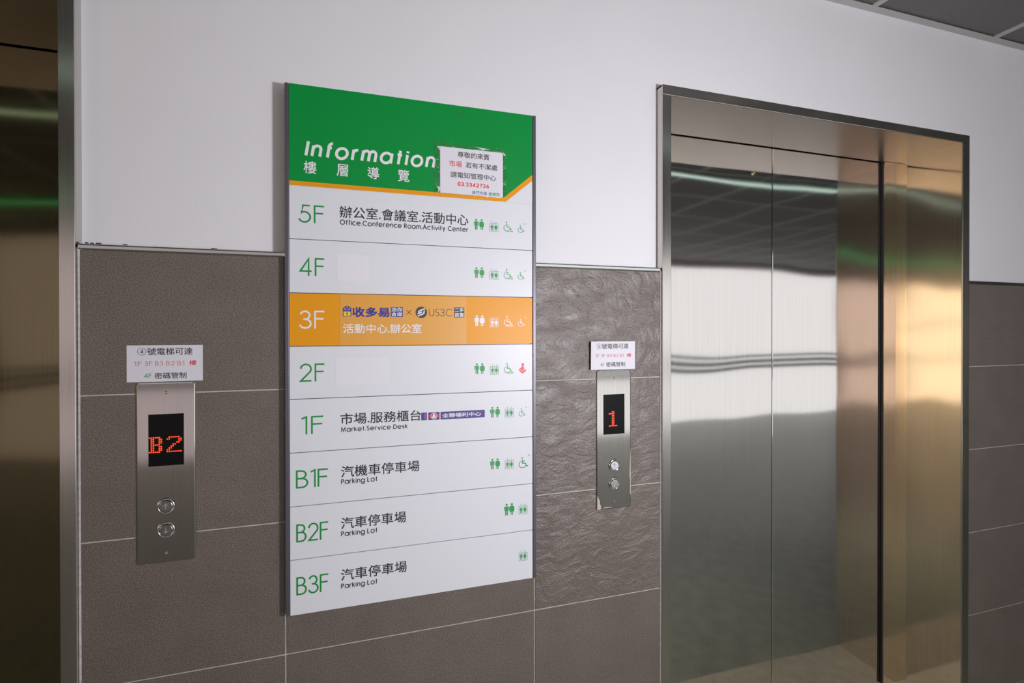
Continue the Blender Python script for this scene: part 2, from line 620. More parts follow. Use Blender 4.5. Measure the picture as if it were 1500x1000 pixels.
# ceiling grid: wall angle with its seam, T-bars every 605 mm
bm = NB()
for a, b in ((XL, 1.9465), (1.9475, XR)):
    box(bm, a, b, -0.0045, PLY, CZ, CZ + 0.0015)
    box(bm, a, b, PLY - 0.0015, PLY, CZ - 0.0015, CZ + 0.02)
struct(obj('trim_1', bm, 'angle'))
bm = NB()
k = -18
while 1.665 + 0.605 * k < XR:
    xx = 1.665 + 0.605 * k
    if xx > XL + 0.05:
        box(bm, xx - 0.011, xx + 0.011, YB, -0.0045, CZ + 0.0008, CZ + 0.008)
    k += 1
yy = -0.585
while yy > YB:
    box(bm, XL, XR, yy - 0.011, yy + 0.011, CZ + 0.0012, CZ + 0.008)
    yy -= 0.605
struct(obj('trim_2', bm, 'angle'))

bm = NB()
box(bm, XL - 0.1, XL, YB, 0.62, 0, 2.6)
struct(obj('wall_left', bm, 'wallgrey'))
bm = NB()
box(bm, XR, XR + 0.1, YB, 0.62, 0, 2.6)
struct(obj('wall_right', bm, 'wallbrown'))
# back wall of the lobby: a glazed front, plain wall, a warm lit window
GX0, GX1, GZ1 = 0.2, 8.4, 2.43
WX0, WX1, WZ0, WZ1 = -8.8, -5.55, 0.05, 2.46
BX0, BX1 = -3.7, 0.1
QX0, QX1 = -5.45, -3.8
bm = NB()
for x0, x1, z0, z1 in ((XL, WX0, 0, 2.6), (WX0, WX1, 0, WZ0), (WX0, WX1, WZ1, 2.6), (WX1, QX0, 0, 2.6), (QX0, QX1, GZ1, 2.6), (QX1, BX0, 0, 2.6), (BX0, BX1, GZ1, 2.6), (BX1, GX0, 0, 2.6), (GX0, GX1, GZ1, 2.6), (GX1, XR, 0, 2.6)):
    box(bm, x0, x1, YB - 0.2, YB, z0, z1)
struct(obj('wall_back', bm, 'wallgrey'))
bm = NB()
quad(bm, ((GX0, YB - 0.1, 0), (GX1, YB - 0.1, 0), (GX1, YB - 0.1, GZ1), (GX0, YB - 0.1, GZ1)))
w1 = struct(obj('window_1', bm, 'pane'))
bm = NB()
for zc, hh in ((0.83, 0.055), (0.925, 0.055), (1.015, 0.035)):
    box(bm, GX0, GX1, YB - 0.08, YB - 0.03, zc - hh / 2, zc + hh / 2, bev=0.004)
obj('window_rail', bm, 'rail', w1)
bm = NB()
quad(bm, ((WX0, YB - 0.12, WZ0), (WX1, YB - 0.12, WZ0), (WX1, YB - 0.12, WZ1), (WX0, YB - 0.12, WZ1)))
w2 = struct(obj('window_2', bm, 'warm'))
for nm, b0, b1, mm in (('added_scrim_1', BX0, BX1, 'scrim'), ('added_scrim_2', QX0, QX1, 'scrim_pink')):  # unseen translucent sheets, added to brighten the steel's reflections and fill the left
    bm = NB()
    quad(bm, ((b0, YB - 0.12, 0), (b1, YB - 0.12, 0), (b1, YB - 0.12, GZ1), (b0, YB - 0.12, GZ1)))
    w3 = struct(obj(nm, bm, mm, recalc=False))
    bm = NB()
    for zc, hh in ((0.83, 0.055), (0.925, 0.055), (1.015, 0.035)):
        box(bm, b0, b1, YB - 0.08, YB - 0.03, zc - hh / 2, zc + hh / 2, bev=0.004)
    obj('window_rail', bm, 'rail', w3)
bm = NB()
for zc in (0.90, 1.52):
    box(bm, WX0, WX1, YB - 0.10, YB - 0.04, zc - 0.02, zc + 0.02)
obj('window_mullion', bm, 'rail', w2)

# ------------------------------------------------------------------ tiled lower wall
ROWS = [0.0, 0.0864, 0.3889, 0.6914, 0.9939, 1.2964, 1.5955]
G = 0.0016


def tiled(name, x0, x1, joints, relief):
    bm = NB()
    box(bm, x0, x1, 0.0022, PLY, 0.0, 1.5955, 2)
    xs_ = [x0] + list(joints) + [x1]
    for i in range(len(xs_) - 1):
        for j in range(len(ROWS) - 1):
            a = xs_[i] + (G if i else 0)
            b = xs_[i + 1] - (G if i < len(xs_) - 2 else 0)
            c = ROWS[j] + (G if j else 0)
            d = ROWS[j + 1] - (G if j < len(ROWS) - 2 else 0)
            if b - a < 0.01 or d - c < 0.01:
                continue
            box(bm, a, b, 0.0, 0.006, c, d, 1 if relief(i, j) else 0, 0.0007, 1)
    return struct(obj(name, bm, ['tile', 'slate', 'grout']))


tiled('wall_front_lower_middle', L_OUT1 + 0.002, 0.8408, (-0.144, 0.4590), lambda i, j: i == 2 and j >= 3)
tiled('wall_front_lower_right', R_OUT1 + 0.001, XR, [R_OUT1 + 0.6 + 0.6025 * i for i in range(12)], lambda i, j: False)
tiled('wall_front_lower_left', XL, L_OUT0 - 0.002, [L_OUT0 - 0.45 - 0.6025 * i for i in range(11)], lambda i, j: False)


def cap_trim(name, x0, x1):
    bm = NB()
    prof = [(PLY, 1.5950), (-0.0006, 1.5950), (-0.0022, 1.5962), (-0.0030, 1.5990), (-0.0030, 1.6045), (-0.0018, 1.6072), (0.0006, 1.6082), (PLY, 1.6082)]
    a = [bm.verts.new((x0, y, z)) for y, z in prof]
    b = [bm.verts.new((x1, y, z)) for y, z in prof]
    n = len(prof)
    for i in range(n):
        bm.faces.new((a[i], a[(i + 1) % n], b[(i + 1) % n], b[i]))
    bm.faces.new(a)
    bm.faces.new(b[::-1])
    return struct(obj(name, bm, 'chrome'))


cap_trim('trim_3', L_OUT1 + 0.002, 0.8400)
cap_trim('trim_4', R_OUT1 + 0.001, XR)
cap_trim('trim_5', XL, L_OUT0 - 0.002)
bm = NB()
random.seed(3)
for a, b, hh in ((-.5275, -.5215, .0034), (-.5190, -.5120, .0018), (-.5085, -.4990, .0022), (-.4620, -.4530, .0012), (-.2960, -.2840, .0010)):
    n = 7
    top = [(a + (b - a) * i / n, 1.6122 + hh * random.uniform(0.35, 1.0)) for i in range(n + 1)]
    poly(bm, [(b, 1.6100), (a, 1.6100)] + top, PLY - 0.0003)
struct(obj('trim_8', bm, 'chip', recalc=False))
# bead of sealant where tile and frame meet, ragged paint at the end of the tile trim
bm = NB()
box(bm, 0.8404, 0.8424, -0.0016, 0.004, 0.0, 1.600, 0, 0.0006, 1)
struct(obj('trim_6', bm, 'caulk'))
bm = NB()
box(bm, L_OUT1 + 0.0004, L_OUT1 + 0.0042, -0.002, 0.004, 0.0, 1.600, 0, 0.0008, 1)
struct(obj('trim_7', bm, 'caulk'))


# ------------------------------------------------------------------ lift entrances
def entrance(name, label, x0, x1, o0, o1, door_m, keyhole):
    cx = (x0 + x1) / 2
    t = thing(name, label, 'elevator', (cx, 0.0, 0.0), None)
    FY = -0.009
    bm = NB()
    box(bm, o0, o1, FY, FY + 0.004, HEAD - 0.0003, HEAD_OUT, 0, 0.0010)
    box(bm, o0, o1, FY + 0.0035, PLY + 0.003, HEAD_OUT - 0.005, HEAD_OUT - 0.0002)
    box(bm, o0, o0 + 0.005, FY + 0.0035, PLY + 0.003, HEAD, HEAD_OUT - 0.0002)
    box(bm, o1 - 0.005, o1, FY + 0.0035, PLY + 0.003, HEAD, HEAD_OUT - 0.0002)
    obj('header_trim', bm, 'frame', t)
    for a, b in ((o0, x0), (x1, o1)):
        bm = NB()
        box(bm, a, b, FY, FY + 0.004, 0.0, HEAD - 0.0006, 0, 0.0010)
        e = o0 if a == o0 else o1
        d = 0.005 if a == o0 else -0.005
        box(bm, min(e, e + d), max(e, e + d), FY + 0.0035, PLY + 0.003, 0.0, HEAD)
        obj('side_trim', bm, 'frame', t)
    bm = NB()
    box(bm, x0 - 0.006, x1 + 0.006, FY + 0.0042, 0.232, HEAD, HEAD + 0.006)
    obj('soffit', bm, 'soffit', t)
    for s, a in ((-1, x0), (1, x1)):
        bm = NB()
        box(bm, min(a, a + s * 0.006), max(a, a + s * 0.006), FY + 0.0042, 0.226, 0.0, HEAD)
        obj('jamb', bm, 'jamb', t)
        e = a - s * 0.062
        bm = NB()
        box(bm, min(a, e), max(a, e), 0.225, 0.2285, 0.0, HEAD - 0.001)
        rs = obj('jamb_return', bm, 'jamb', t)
        bm = NB()
        box(bm, min(e, e + s * 0.006), max(e, e + s * 0.006), 0.2287, 0.2385, 0.0, HEAD)
        obj('edge_shade', bm, 'shade_black', rs)  # black strip in place of the shade on the return's edge
    for s in (-1, 1):
        bm = NB()
        far = cx + s * 0.585
        near = cx + s * 0.0012
        box(bm, min(near, far), max(near, far), 0.2400, 0.272, 0.012, 2.16, 0, 0.0022, 2)
        dp = obj('door_panel', bm, door_m, t)
        if keyhole and s < 0:
            bm = NB()
            c = (1.393, 1.9980)
            lathe_y(bm, c[0], c[1], [(0.0, 0.2375), (0.0028, 0.2375), (0.0030, 0.2372), (0.0062, 0.2372), (0.0072, 0.2385), (0.0074, 0.2402)], 24)
            obj('key_escutcheon', bm, 'screw', dp)
    bm = NB()
    box(bm, x0, x1, 0.0, 0.30, 0.0, 0.010)
    obj('threshold', bm, 'sill', t)
    return t


entrance('elevator_entrance', 'silver brushed steel elevator with closed two-leaf doors beside the call panel showing 1', R_IN0, R_IN1, R_OUT0, R_OUT1, 'steel', True)
entrance('elevator_entrance', 'dark golden steel elevator doors with a silver frame, cut off by the picture edge', L_IN0, L_IN1, L_OUT0, L_OUT1, 'goldsteel', False)

# ------------------------------------------------------------------ the directory sign
SY = -0.022
sx0, sx1, px0, px1 = -0.1410, 0.4555, -0.1320, 0.4455
SZ0, SZ1 = 0.7890, 1.9825
sign = thing('directory_sign', 'tall white floor directory sign with green Information header and orange 3F row', 'sign', ((sx0 + sx1) / 2, 0.0, SZ0))
bm = NB()
box(bm, sx0 + 0.004, sx1 - 0.004, 0.0, -0.0085, SZ0 + 0.006, SZ1 - 0.006)
for za, zb in ((1.62, SZ1 - 0.02),):
    box(bm, sx0 + 0.05, sx0 + 0.09, -0.001, PLY, za, zb)
    box(bm, sx1 - 0.09, sx1 - 0.05, -0.001, PLY, za, zb)
obj('backing_plate', bm, 'profile', sign)
for a, b in ((sx0, px0 - 0.0006), (px1 + 0.0014, sx1)):
    bm = NB()
    box(bm, a, b, SY - 0.0006, -0.0015, SZ0, SZ1 + 0.0008, 0, 0.0012)
    obj('edge_profile', bm, 'profile', sign)

ROWZ = [1.7553, 1.6355, 1.5145, 1.3943, 1.2755, 1.1550, 1.0340, 0.9140, SZ0]
LY = SY - 0.0003      # printed lettering lies on the panel face
LY2 = SY - 0.0006
LY3 = SY - 0.0009


def man(bm, cx, zb, h, y, mi=0):
    s = h
    P = lambda pts: [(cx + a * s, zb + b * s) for a, b in pts]
    poly(bm, disc_pts(cx, zb + 0.90 * s, 0.098 * s), y, mi)
    poly(bm, P([(-.20, .76), (.20, .76), (.22, .70), (.22, .40), (.15, .40), (.15, .66), (.125, .66), (.125, .0), (.02, .0), (.02, .38), (-.02, .38), (-.02, .0), (-.125, .0), (-.125, .66), (-.15, .66), (-.15, .40), (-.22, .40), (-.22, .70)]), y, mi)


def woman(bm, cx, zb, h, y, mi=0):
    s = h
    P = lambda pts: [(cx + a * s, zb + b * s) for a, b in pts]
    poly(bm, disc_pts(cx, zb + 0.90 * s, 0.098 * s), y, mi)
    poly(bm, P([(-.14, .77), (.14, .77), (.20, .71), (.24, .42), (.185, .40), (.145, .62), (.135, .62), (.22, .27), (.11, .27), (.11, .0), (.025, .0), (.025, .27), (-.025, .27), (-.025, .0), (-.11, .0), (-.11, .27), (-.22, .27), (-.135, .62), (-.145, .62), (-.185, .40), (-.24, .42), (-.20, .71)]), y, mi)


def sym_restroom(parent, x0, zb, mat, h=0.0268):
    bm = NB()
    man(bm, x0 + 0.0056, zb, h, LY)
    woman(bm, x0 + 0.0195, zb, h, LY)
    obj('restroom_marking', bm, mat, parent, recalc=False)


def sym_lift(parent, x0, zb, mat, w=0.0220):
    bm = NB()
    hh = w * 0.92
    stroke(bm, [(x0, zb), (x0 + w, zb), (x0 + w, zb + hh), (x0, zb + hh)], 0.0009, LY, closed=True)
    stroke(bm, [(x0 + w / 2, zb), (x0 + w / 2, zb + hh)], 0.0008, LY)
    man(bm, x0 + w * 0.27, zb + 0.0025, hh * 0.80, LY)
    woman(bm, x0 + w * 0.74, zb + 0.0025, hh * 0.80, LY)
    for cx, d in ((x0 + w * 0.27, 1), (x0 + w * 0.74, -1)):
        zc = zb + hh + 0.0040
        stroke(bm, [(cx, zc - 0.0017), (cx, zc + 0.0017)], 0.0006, LY)
        stroke(bm, [(cx - 0.0013, zc + d * 0.0004), (cx, zc + d * 0.0018), (cx + 0.0013, zc + d * 0.0004)], 0.0006, LY)
    obj('lift_marking', bm, mat, parent, recalc=False)


def chair_sign(bm, x0, zb, s, w, y):
    """wheelchair user: head, back, seat, shin and the open wheel."""
    P = lambda a, b: (x0 + a * s, zb + b * s)
    poly(bm, disc_pts(*P(0.33, 0.93), 0.075 * s), y)
    stroke(bm, [P(0.33, 0.80), P(0.37, 0.42), P(0.66, 0.42), P(0.80, 0.12), P(0.93, 0.17)], w * 1.2, y)
    stroke(bm, [P(0.35, 0.62), P(0.60, 0.62)], w, y)
    stroke(bm, [(x0 + 0.36 * s + 0.34 * s * math.cos(math.radians(a)), zb + 0.32 * s + 0.32 * s * math.sin(math.radians(a))) for a in range(118, 372, 12)], w, y)


def sym_ramp(parent, x0, zb, mat):
    bm = NB()
    chair_sign(bm, x0, zb + 0.0015, 0.0240, 0.0015, LY)
    poly(bm, [(x0 + 0.004, zb - 0.0004), (x0 + 0.0245, zb - 0.0004), (x0 + 0.0245, zb + 0.0022)], LY)
    obj('ramp_marking', bm, mat, parent, recalc=False)


def sym_chair(parent, x0, zb, mat, s=0.0200, w=0.0013, letter=True):
    bm = NB()
    chair_sign(bm, x0, zb, s, w, LY)
    if letter:
        latin(bm, 'P', x0 + s * 0.93, x0 + s * 1.12, zb + s * 1.02, s * 0.20, 0.14, LY)
    obj('wheelchair_marking', bm, mat, parent, recalc=False)


def sym_baby(parent, x0, zb, mat):
    bm = NB()
    P = lambda a, b: (x0 + a * 0.0192, zb + b * 0.0264)
    poly(bm, disc_pts(*P(0.55, 0.86), 0.0036), LY)
    poly(bm, [P(.40, .72), P(.66, .72), P(.72, .62), P(.66, .52), P(1.0, .36), P(1.0, .26), P(.84, .12), P(.60, .0), P(.44, .0), P(.10, .18), P(.0, .34), P(.06, .46), P(.30, .56)], LY)
    stroke(bm, [P(.16, .38), P(.42, .22), P(.66, .26)], 0.0009, LY2, 1)
    poly(bm, disc_pts(*P(.72, .36), 0.0017), LY2, 1)
    obj('nursing_room_marking', bm, [mat, 'white'], parent, recalc=False)


def panel(name, za, zb, mat):
    bm = NB()
    box(bm, px0, px1, SY, -0.0095, zb + 0.0007, za - 0.0007, 0, 0.0005, 1)
    return obj(name, bm, mat, sign)


# header: green field, orange rule that turns up at its end, white below
bm = NB()
box(bm, px0, px1, SY, -0.0095, ROWZ[0] - 0.00066, SZ1)
head = obj('header_panel', bm, 'white', sign)
bm = NB()
zt, zl = 1.7654, 1.7553
poly(bm, [(px0, SZ1), (px1, SZ1), (px1, 1.8302), (0.3685, zt), (px0, zt)], LY, 0)
poly(bm, [(px0, zt), (0.3685, zt), (px1, 1.8302), (px1, 1.8150), (0.3735, zl), (px0, zl)], LY, 1)
obj('header_print', bm, ['green', 'orange'], head, recalc=False)
bm = NB()
latin(bm, 'Information', -0.1000, 0.1930, 1.8245, 0.0322, 0.195, LY2, 0, 0.17, 0.40)
obj('title_lettering', bm, 'letter_white', head, recalc=False)
for ch, a, b in (('樓', -.1016, -.0748), ('層', -.0310, -.0065), ('導', .0373, .0632), ('覽', .1064, .1328)):
    bm = NB()
    cjk(bm, ch, a, b, 1.7845, 1.8120, LY2, 0, 0.006)
    obj('subtitle_lettering', bm, 'letter_white', head, recalc=False)
bm = NB()
lathe_y(bm, 0.2614, 1.9613, [(0.0026, SY), (0.0024, SY - 0.0008), (0.0, SY - 0.0011)], 16)
obj('rivet', bm, 'profile', head)

rows = []
for i, nm in enumerate(('5F', '4F', '3F', '2F', '1F', 'B1F', 'B2F', 'B3F')):
    rows.append(panel('floor_panel', ROWZ[i], ROWZ[i + 1], 'orange' if nm == '3F' else 'white'))
rows[2]['label'] = 'orange 3F panel'
NUMS = [('5F', -.1125, -.0569, 1.6729), ('4F', -.1122, -.0566, 1.5534), ('3F', -.1123, -.0567, 1.4341), ('2F', -.1117, -.0568, 1.3143),
        ('1F', -.1097, -.0597, 1.1955), ('B1F', -.1197, -.0501, 1.0745), ('B2F', -.1193, -.0496, 0.9531), ('B3F', -.1194, -.0496, 0.8338)]
for i, (s, a, b, z) in enumerate(NUMS):
    bm = NB()
    latin(bm, s, a, b, z, 0.0408, 0.092, LY, 0, 0, 0.20 if len(s) == 2 else 0.15)
    obj('floor_number_lettering', bm, 'letter_white' if s == '3F' else 'letter_green', rows[i], recalc=False)


def names(i, cn, box_, en=None, ebox=None, mat='letter_dark', y=LY, bold=0.010):
    bm = NB()
    cjk(bm, cn, box_[0], box_[1], box_[2], box_[3], y, 0, bold)
    obj('floor_name_lettering', bm, mat, rows[i], recalc=False)
    if en:
        bm = NB()
        latin(bm, en, ebox[0], ebox[1], ebox[2], ebox[3], 0.185, y, 0, 0, 0.29)
        obj('translation_lettering', bm, mat, rows[i], recalc=False)


names(0, '辦公室.會議室.活動中心', (-.0249, .2767, 1.6893, 1.7163), 'Office.Conference Room.Activity Center', (-.0249, .2767, 1.6738, 0.0108))
names(4, '市場.服務櫃台', (-.0243, .1593, 1.2129, 1.2385), 'Market.Service Desk', (-.0237, .1282, 1.1963, 0.0102))
names(5, '汽機車停車場', (-.0232, .1555, 1.0910, 1.1172), 'Parking Lot', (-.0233, .0580, 1.0760, 0.0108))
names(6, '汽車停車場', (-.0235, .1239, 0.9716, 0.9980), 'Parking Lot', (-.0236, .0577, 0.9555, 0.0108))
names(7, '汽車停車場', (-.0238, .1253, 0.8524, 0.8790), 'Parking Lot', (-.0239, .0575, 0.8348, 0.0108))
for i, z in ((0, 0.0), (1, -0.1200), (2, -0.2398), (3, -0.3595)):
    m = 'letter_white' if i == 2 else 'icon_green'
    sym_restroom(rows[i], 0.2915 + 0.0004 * i, 1.6806 + z, m)
    sym_lift(rows[i], 0.3316 + 0.0003 * i, 1.6782 + z, m)
    sym_ramp(rows[i], 0.3682 + 0.0003 * i, 1.6802 + z, m)
    if i < 3:
        sym_chair(rows[i], 0.4062, 1.6800 + z, m, 0.0195, 0.0012)
sym_baby(rows[3], 0.4086, 1.3195, 'baby_red')
sym_restroom(rows[4], 0.3322, 1.2104, 'icon_green')
sym_lift(rows[4], 0.3718, 1.2093, 'icon_green')
sym_chair(rows[4], 0.4085, 1.2098, 'icon_green', 0.0195, 0.0012)
sym_restroom(rows[5], 0.3322, 1.0797, 'icon_green')
sym_lift(rows[5], 0.3718, 1.0781, 'icon_green')
sym_chair(rows[5], 0.4084, 1.0772, 'icon_green', 0.0270, 0.0020)
sym_restroom(rows[6], 0.3697, 0.9594, 'icon_green', 0.0300)
sym_lift(rows[6], 0.4083, 0.9588, 'icon_green')
sym_lift(rows[7], 0.4083, 0.8388, 'icon_green')


def sticker(i, a, b, z0, z1, mat, label):
    bm = NB()
    box(bm, a, b, SY - 0.00045, SY - 0.00005, z0, z1)
    o = obj('cover_sticker', bm, mat, rows[i])
    o['label'] = label
    return o


sticker(1, -.0315, .0396, 1.5446, 1.6052, 'sticker_white', 'blank white square sticker covering the 4F tenant name')
sticker(3, -.0341, .0847, 1.3051, 1.3670, 'sticker_white', 'blank white oblong sticker covering the 2F tenant name')
st3 = sticker(2, -.0254, .2716, 1.3962, 1.5130, 'orange2', 'paler orange sticker with two company logos')
# logos on the orange sticker
bm = NB()
P = lambda a, b: (-0.0185 + a * 0.0185, 1.4622 + b * 0.0241)
poly(bm, [P(0.02, 0), P(.98, 0), P(1, .06), P(1, .92), P(.9, .80), P(.72, 1.0), P(.28, 1.0), P(.1, .80), P(0, .92), P(0, .06)], LY2, 0)
poly(bm, [P(.10, .05), P(.90, .05), P(.90, .47), P(.10, .47)], LY3, 1)
poly(bm, disc_pts(*P(.50, .33), 0.0017), LY3 - 0.0003, 0)
poly(bm, [P(.44, .12), P(.56, .12), P(.54, .33), P(.46, .33)], LY3 - 0.0003, 0)
poly(bm, [P(.16, .86), P(.46, .62), P(.20, .60)], LY3, 2)
poly(bm, [P(.84, .86), P(.80, .60), P(.54, .62)], LY3, 2)
poly(bm, [P(.36, .90), P(.64, .90), P(.50, .76)], LY3, 2)
obj('storage_logo', bm, ['navy', 'yellow', 'orange2'], rows[2], recalc=False)
bm = NB()
cjk(bm, '收多易', .0031, .0852, 1.4619, 1.4836, LY2, 0, 0.030)
obj('storage_lettering', bm, 'navy', rows[2], recalc=False)
bm = NB()
poly(bm, [(.0889, 1.4619), (.1170, 1.4619), (.1170, 1.4852), (.0889, 1.4852)], LY2, 0)
cjk(bm, '迷你', .0905, .1156, 1.4743, 1.4842, LY3, 1, 0.006)
cjk(bm, '倉庫', .0905, .1156, 1.4630, 1.4730, LY3, 1, 0.006)
obj('storage_box_lettering', bm, ['navy', 'letter_white'], rows[2], recalc=False)
bm = NB()
stroke(bm, [(.1258, 1.4678), (.1370, 1.4788)], 0.0015, LY2)
stroke(bm, [(.1258, 1.4788), (.1370, 1.4678)], 0.0015, LY2)
obj('cross_marking', bm, 'charcoal', rows[2], recalc=False)
bm = NB()
cx, cz, rr = .1608, 1.4733, .0139
poly(bm, disc_pts(cx, cz, rr, None, 40), LY2, 0)
Q = lambda a, b: (cx + a * rr, cz + b * rr)
stroke(bm, [Q(.62, .66), Q(-.10, .36), Q(-.46, .16), Q(-.40, -.10), Q(.05, -.02)], 0.0026, LY3, 1)
stroke(bm, [Q(-.05, .10), Q(.42, .14), Q(.46, -.14), Q(.10, -.36), Q(-.62, -.66)], 0.0026, LY3, 1)
stroke(bm, [Q(.66, .30), Q(.10, .08)], 0.0022, LY3, 1)
stroke(bm, [Q(-.66, -.30), Q(-.10, -.08)], 0.0022, LY3, 1)
obj('round_logo', bm, ['charcoal', 'letter_white'], rows[2], recalc=False)
bm = NB()
latin(bm, 'US3C', .1798, .2366, 1.4641, 0.0183, 0.085, LY2, 0, 0, 0.20)
obj('trader_lettering', bm, 'charcoal', rows[2], recalc=False)
bm = NB()
poly(bm, [(.2407, 1.4612), (.2664, 1.4612), (.2664, 1.4864), (.2407, 1.4864)], LY2, 0)
cjk(bm, '二手', .2420, .2652, 1.4747, 1.4852, LY3, 1, 0.010)
cjk(bm, '買賣', .2420, .2652, 1.4624, 1.4730, LY3, 1, 0.008)
obj('trader_box_lettering', bm, ['charcoal', 'letter_white'], rows[2], recalc=False)
names(2, '活動中心.辦公室', (-.0180, .1611, 1.4234, 1.4454), mat='letter_white', y=LY2, bold=0.008)

# purple supermarket strip on 1F
bm = NB()
poly(bm, [(.1601, 1.2127), (.1737, 1.2127), (.1737, 1.2314), (.1601, 1.2314)], LY, 0)
poly(bm, [(.1770, 1.2124), (.2045, 1.2124), (.2045, 1.2313), (.1770, 1.2313)], LY, 0)
poly(bm, [(.2071, 1.2121), (.3182, 1.2121), (.3182, 1.2312), (.2071, 1.2312)], LY, 0)
poly(bm, [(.1692, 1.2150), (.1699, 1.2150), (.1699, 1.2285), (.1692, 1.2285)], LY2, 1)
poly(bm, [(.1770, 1.2184), (.2045, 1.2184), (.2045, 1.2258), (.1770, 1.2258)], LY2, 2)
ring(bm, .1908, 1.2219, .0068, .0079, LY3, mi=1)
stroke(bm, [(.1868, 1.2176), (.1908, 1.2282), (.1948, 1.2176)], 0.0021, LY3, 1)
stroke(bm, [(.1884, 1.2160), (.1908, 1.2222), (.1932, 1.2160)], 0.0017, LY3, 1)
cjk(bm, '全聯福利中心', .2114, .3085, 1.2166, 1.2268, LY2, 1, 0.010)
o = obj('supermarket_logo', bm, ['purple', 'letter_white', 'logo_red'], rows[4], recalc=False)
o['label'] = 'purple strip with round white emblem and white characters'

# ------------------------------------------------------------------ paper notices
nt = thing('paper_notice', 'white laminated notice with red phone number stuck on green sign header', 'notice', (0.286, SY, 1.765))
NY = SY - 0.0014
bm = NB()
box(bm, .2068, .3660, NY, NY + 0.0003, 1.7650, 1.8777)
obj('sheet', bm, 'paper', nt)
ly = NY - 0.0003
for s, a, b, c, d, m in (('尊敬的來賓', .2502, .3306, 1.8556, 1.8699, 'letter_dark'), ('市場', .2290, .2604, 1.8309, 1.8460, 'letter_red'),
                         ('若有不潔處', .2699, .3514, 1.8312, 1.8452, 'letter_dark'), ('請電知管理中心', .2324, .3478, 1.8050, 1.8190, 'letter_dark'),
                         ('東門市場', .2862, .3238, 1.7674, 1.7764, 'text_blue'), ('謝謝您', .3287, .3576, 1.7674, 1.7759, 'text_green')):
    bm = NB()
    cjk(bm, s, a, b, c, d, ly, 0, 0.008 if m == 'letter_dark' else 0.006)
    obj('notice_lettering', bm, m, nt, recalc=False)
bm = NB()
latin(bm, '03.3342736', .2496, .3300, 1.7858, 0.0088, 0.24, ly, 0, 0, 0.30)
obj('phone_number_lettering', bm, 'phone_red', nt, recalc=False)
bm = NB()
ox0, ox1, oz0, oz1 = .1932, .3745, 1.7636, 1.8878
ix0, ix1, iz0, iz1 = .2068, .3660, 1.7650, 1.8777
nn = 24


def rim(x0, x1, z0, z1, u):
    q = []
    for i in range(nn):
        q.append((x0 + (x1 - x0) * i / nn, z0))
    for i in range(nn):
        q.append((x1, z0 + (z1 - z0) * i / nn))
    for i in range(nn):
        q.append((x1 - (x1 - x0) * i / nn, z1))
    for i in range(nn):
        q.append((x0, z1 - (z1 - z0) * i / nn))
    return [bm.verts.new((p[0], NY - 0.0004 - u * (0.0006 + 0.0007 * math.sin(i * 1.9) * math.sin(i * 0.37)), p[1])) for i, p in enumerate(q)]


la, lb, lc = rim(ix0, ix1, iz0, iz1, 0), rim((ix0 + ox0) / 2, (ix1 + ox1) / 2, (iz0 + oz0) / 2, (iz1 + oz1) / 2, 1), rim(ox0, ox1, oz0, oz1, 0.3)
for p, q in ((la, lb), (lb, lc)):
    for i in range(4 * nn):
        bm.faces.new((p[i], p[(i + 1) % (4 * nn)], q[(i + 1) % (4 * nn)], q[i]))
obj('laminate_border', bm, 'film', nt, smooth=True)
bm = NB()
for pts in ([(.1985, 1.8762), (.2055, 1.8772), (.2060, 1.8660), (.2040, 1.8700)], [(.3665, 1.8790), (.3740, 1.8705), (.3668, 1.8712)],
            [(.2930, 1.8852), (.3130, 1.8836), (.3330, 1.8822), (.3180, 1.8800), (.3130, 1.8770), (.3080, 1.8806)],
            [(.1990, 1.7780), (.2058, 1.7790), (.2058, 1.7700), (.2015, 1.7655), (.2020, 1.7720)]):
    bm = NB()
    poly(bm, pts, NY - 0.0022)
    obj('crease_glint', bm, 'glint', nt, recalc=False)  # glints on the film's creases, painted as flat pale flecks


